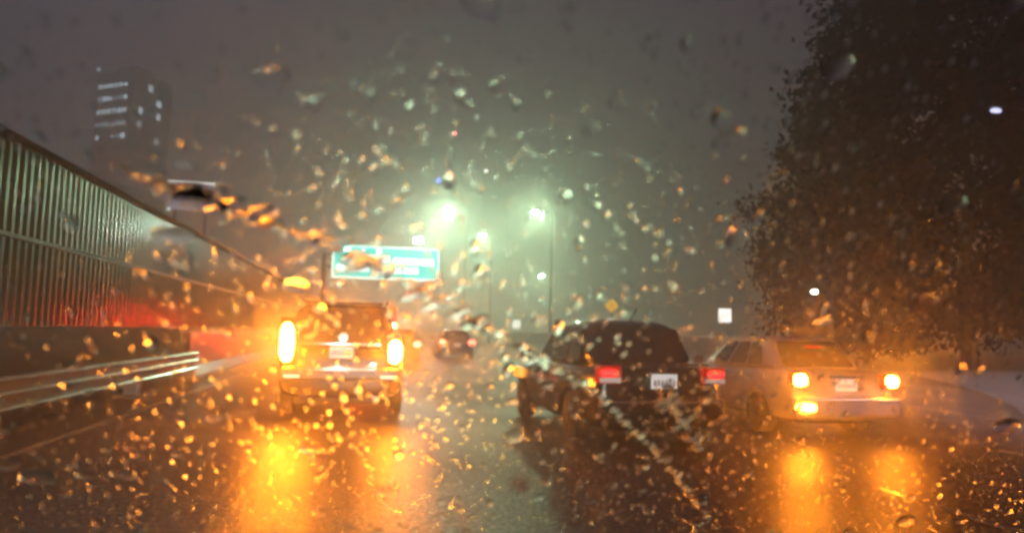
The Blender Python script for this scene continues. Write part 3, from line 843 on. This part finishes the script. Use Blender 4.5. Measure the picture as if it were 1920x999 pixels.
for off in (0.0, 0.005):
    gv = [[bm.verts.new(pane_p(x, z) - pane_n(x, z) * off) for x in [-0.62 + 1.62 * i / nx for i in range(nx + 1)]] for z in [0.98 + 0.72 * j / nz for j in range(nz + 1)]]
    for j in range(nz):
        for i in range(nx): bm.faces.new((gv[j][i], gv[j][i + 1], gv[j + 1][i + 1], gv[j + 1][i]))
    sides.append([gv[0][i] for i in range(nx + 1)] + [gv[j][nx] for j in range(1, nz + 1)] + [gv[nz][i] for i in range(nx - 1, -1, -1)] + [gv[j][0] for j in range(nz - 1, 0, -1)])
for i in range(len(sides[0])):
    k = (i + 1) % len(sides[0])
    bm.faces.new((sides[0][i], sides[0][k], sides[1][k], sides[1][i]))
ws = link('windscreen', bm, gm)
tag(ws, 'raked car windscreen in front of everything, wet with rain', 'windscreen')

def water(name, rough):
    m = bpy.data.materials.new(name); m.use_nodes = True
    nt = m.node_tree; nt.nodes.remove(nt.nodes['Principled BSDF'])
    rf = nt.nodes.new('ShaderNodeBsdfRefraction'); rf.inputs['IOR'].default_value = 1.33; rf.inputs['Roughness'].default_value = rough
    nt.links.new(rf.outputs[0], nt.nodes['Material Output'].inputs['Surface'])
    return m
wm, wbase = water('rain_water', 0.26), water('water_on_glass', 0.0)
def link_drops(name, V, Fc):
    o = link_raw(name, V, Fc, wm)
    o.data.materials.append(wbase)
    for p in o.data.polygons:
        if len(p.vertices) > 4: p.material_index = 1
        else: p.use_smooth = True
    return o
tag(link_raw('rain_splashes', SV, SF, wm, smooth=True), kind='stuff')
DV, DF = [], []
def drop(x, z, rx, rz_, ang=0.0, hgt=0.42, V=DV, Fc=DF, nseg=10, lean=0.0):
    p, n = pane_p(x, z) + pane_n(x, z) * 0.0006, pane_n(x, z)
    t = Vector((1, 0, 0)); t = (t - n * t.dot(n)).normalized()
    b = n.cross(t)
    t, b = t * math.cos(ang) + b * math.sin(ang), b * math.cos(ang) - t * math.sin(ang)
    i0 = len(V)
    ph = rng.uniform(0, 6.28); am = rng.uniform(0.0, 0.07)
    for k, (fr, fh) in enumerate(((1.0, 0.0), (0.86, 0.26), (0.6, 0.64), (0.3, 0.91))):
        for s in range(nseg):
            a = 2 * math.pi * s / nseg
            q = 1 + am * math.sin(2 * a + ph) + am * 0.5 * math.sin(3 * a + 2 * ph)
            V.append(tuple(p + t * (rx * fr * q * math.cos(a)) + b * (rz_ * fr * q * math.sin(a)) + n * (min(rx, rz_) * hgt * fh)))
    V.append(tuple(p + n * (min(rx, rz_) * hgt)))
    for k in range(3):
        for s in range(nseg):
            a, c = i0 + k * nseg + s, i0 + k * nseg + (s + 1) % nseg
            Fc.append((a, c, c + nseg, a + nseg))
    Fc.append(tuple(i0 + s for s in range(nseg))[::-1])
    for s in range(nseg): Fc.append((i0 + 3 * nseg + s, i0 + 3 * nseg + (s + 1) % nseg, i0 + 4 * nseg))
def px2pane(px, py):
    """where a line of sight meets the glass"""
    d = f + r2 * ((px - 960) / 1400.0) - u2 * ((py - 499.5) / 1400.0)
    t = 0.5
    for _ in range(12):
        P = CAM + d * t
        t += (pane_y(P.x, P.z) - P.y) / (d.y + 0.8 * d.z)
    P = CAM + d * t
    return P.x, P.z
import math as _m
def scatter(n, smin, smax, ok):
    k = 0
    while k < n:
        x, z = rng.uniform(-0.55, 0.95), rng.uniform(1.02, 1.66)
        if not ok(x, z): continue
        s = smin + (smax - smin) * rng.random() ** 2.2
        drop(x, z, s * rng.uniform(0.85, 1.1), s * rng.uniform(1.25, 1.8), rng.uniform(-0.25, 0.25), rng.uniform(0.26, 0.48))
        k += 1
# clusters: density varies in patches over the glass
cent = [(rng.uniform(-0.5, 0.9), rng.uniform(1.05, 1.62), rng.uniform(0.04, 0.14)) for _ in range(46)]
hot = [(*px2pane(*p), s_) for p, s_ in (((545, 640), .035), ((735, 660), .03), ((1487, 705), .03), ((1670, 710), .025), ((1490, 790), .07), ((1420, 480), .07), ((1560, 540), .07), ((1400, 400), .07), ((1330, 520), .05),
       ((860, 340), .06), ((780, 420), .04), ((960, 330), .06), ((1040, 430), .04), ((620, 860), .09), ((480, 820), .06), ((440, 540), .06), ((760, 800), .07), ((1150, 860), .08), ((1500, 900), .08))]
def patchy(x, z):
    if rng.random() < 0.6 * max(_m.exp(-((x - a) ** 2 + (z - b) ** 2) / (1.9 * s * s)) for a, b, s in hot): return True
    g = sum(_m.exp(-((x - a) ** 2 + (z - b) ** 2) / (s * s)) for a, b, s in cent)
    return rng.random() < 0.06 + 0.42 * g
scatter(7500, 0.0007, 0.0015, patchy)
scatter(4300, 0.0011, 0.0025, patchy)
scatter(150, 0.0026, 0.0045, patchy)
for k in range(240):      # flat lenses of water that bend the view without beading
    x, z = rng.uniform(-0.5, 0.9), rng.uniform(1.04, 1.64)
    s = 0.0022 + 0.0062 * rng.random() ** 2
    drop(x, z, s * rng.uniform(0.9, 1.9), s * rng.uniform(0.7, 1.2), rng.uniform(-0.8, 0.3), rng.uniform(0.07, 0.16), nseg=14)
me_o = link_drops('raindrops', DV, DF)
tag(me_o, kind='stuff')
# ridges of water pushed aside by the wiper, and a trickle
def trail(name, pts, wd, label, n=70):
    V, Fc = [], []
    P = [px2pane(*p) for p in pts]
    for k in range(n):
        t = k / (n - 1) * (len(P) - 1)
        i = min(int(t), len(P) - 2); q = t - i
        x = P[i][0] * (1 - q) + P[i + 1][0] * q
        z = P[i][1] * (1 - q) + P[i + 1][1] * q
        a = _m.atan2((P[i + 1][1] - P[i][1]) * 1.28, P[i + 1][0] - P[i][0])
        s = wd * rng.uniform(0.5, 1.3)
        drop(x + rng.gauss(0, wd * 0.5), z + rng.gauss(0, wd * 0.5), s * 1.5, s * 0.85, a + rng.uniform(-0.3, 0.3), 0.5, V, Fc)
    for k in range(n // 6):
        i = rng.randint(0, min(4, len(P) - 2)); q = rng.random()
        a = _m.atan2((P[i + 1][1] - P[i][1]) * 1.28, P[i + 1][0] - P[i][0])
        drop(P[i][0] * (1 - q) + P[i + 1][0] * q, P[i][1] * (1 - q) + P[i + 1][1] * q, wd * rng.uniform(4, 8), wd * rng.uniform(1.2, 2.2), a, 0.16, V, Fc, 14)
    o = link_drops(name, V, Fc)
    return tag(o, label, 'water streak')
trail('water_streak', [(230, 325), (380, 372), (480, 415), (600, 458), (750, 525), (900, 612), (1000, 665), (1100, 725), (1190, 805), (1262, 885), (1330, 972)], 0.0023, 'long curved streak of water the wiper left across the middle of the glass', 160)
trail('water_streak', [(1240, 735), (1278, 785), (1316, 842)], 0.0019, 'short slanting streak of water on the glass below the black saloon', 40)

# ---------------------------------------------------------------- render settings
sc.render.engine = 'CYCLES'
sc.view_settings.view_transform = 'Standard'
sc.view_settings.look = 'None'
sc.view_settings.exposure = 0
sc.view_settings.gamma = 1
cy = sc.cycles
cy.use_denoising = True
cy.denoiser = 'OPENIMAGEDENOISE'
cy.use_adaptive_sampling = True
cy.adaptive_threshold = 0.02
cy.max_bounces = 8
cy.diffuse_bounces = 2
cy.glossy_bounces = 3
cy.transmission_bounces = 6
cy.volume_bounces = 1
cy.transparent_max_bounces = 12
cy.sample_clamp_indirect = 150
cy.caustics_refractive = True
cy.caustics_reflective = False
cy.pixel_filter_type = 'BLACKMAN_HARRIS'
cy.filter_width = 2.0
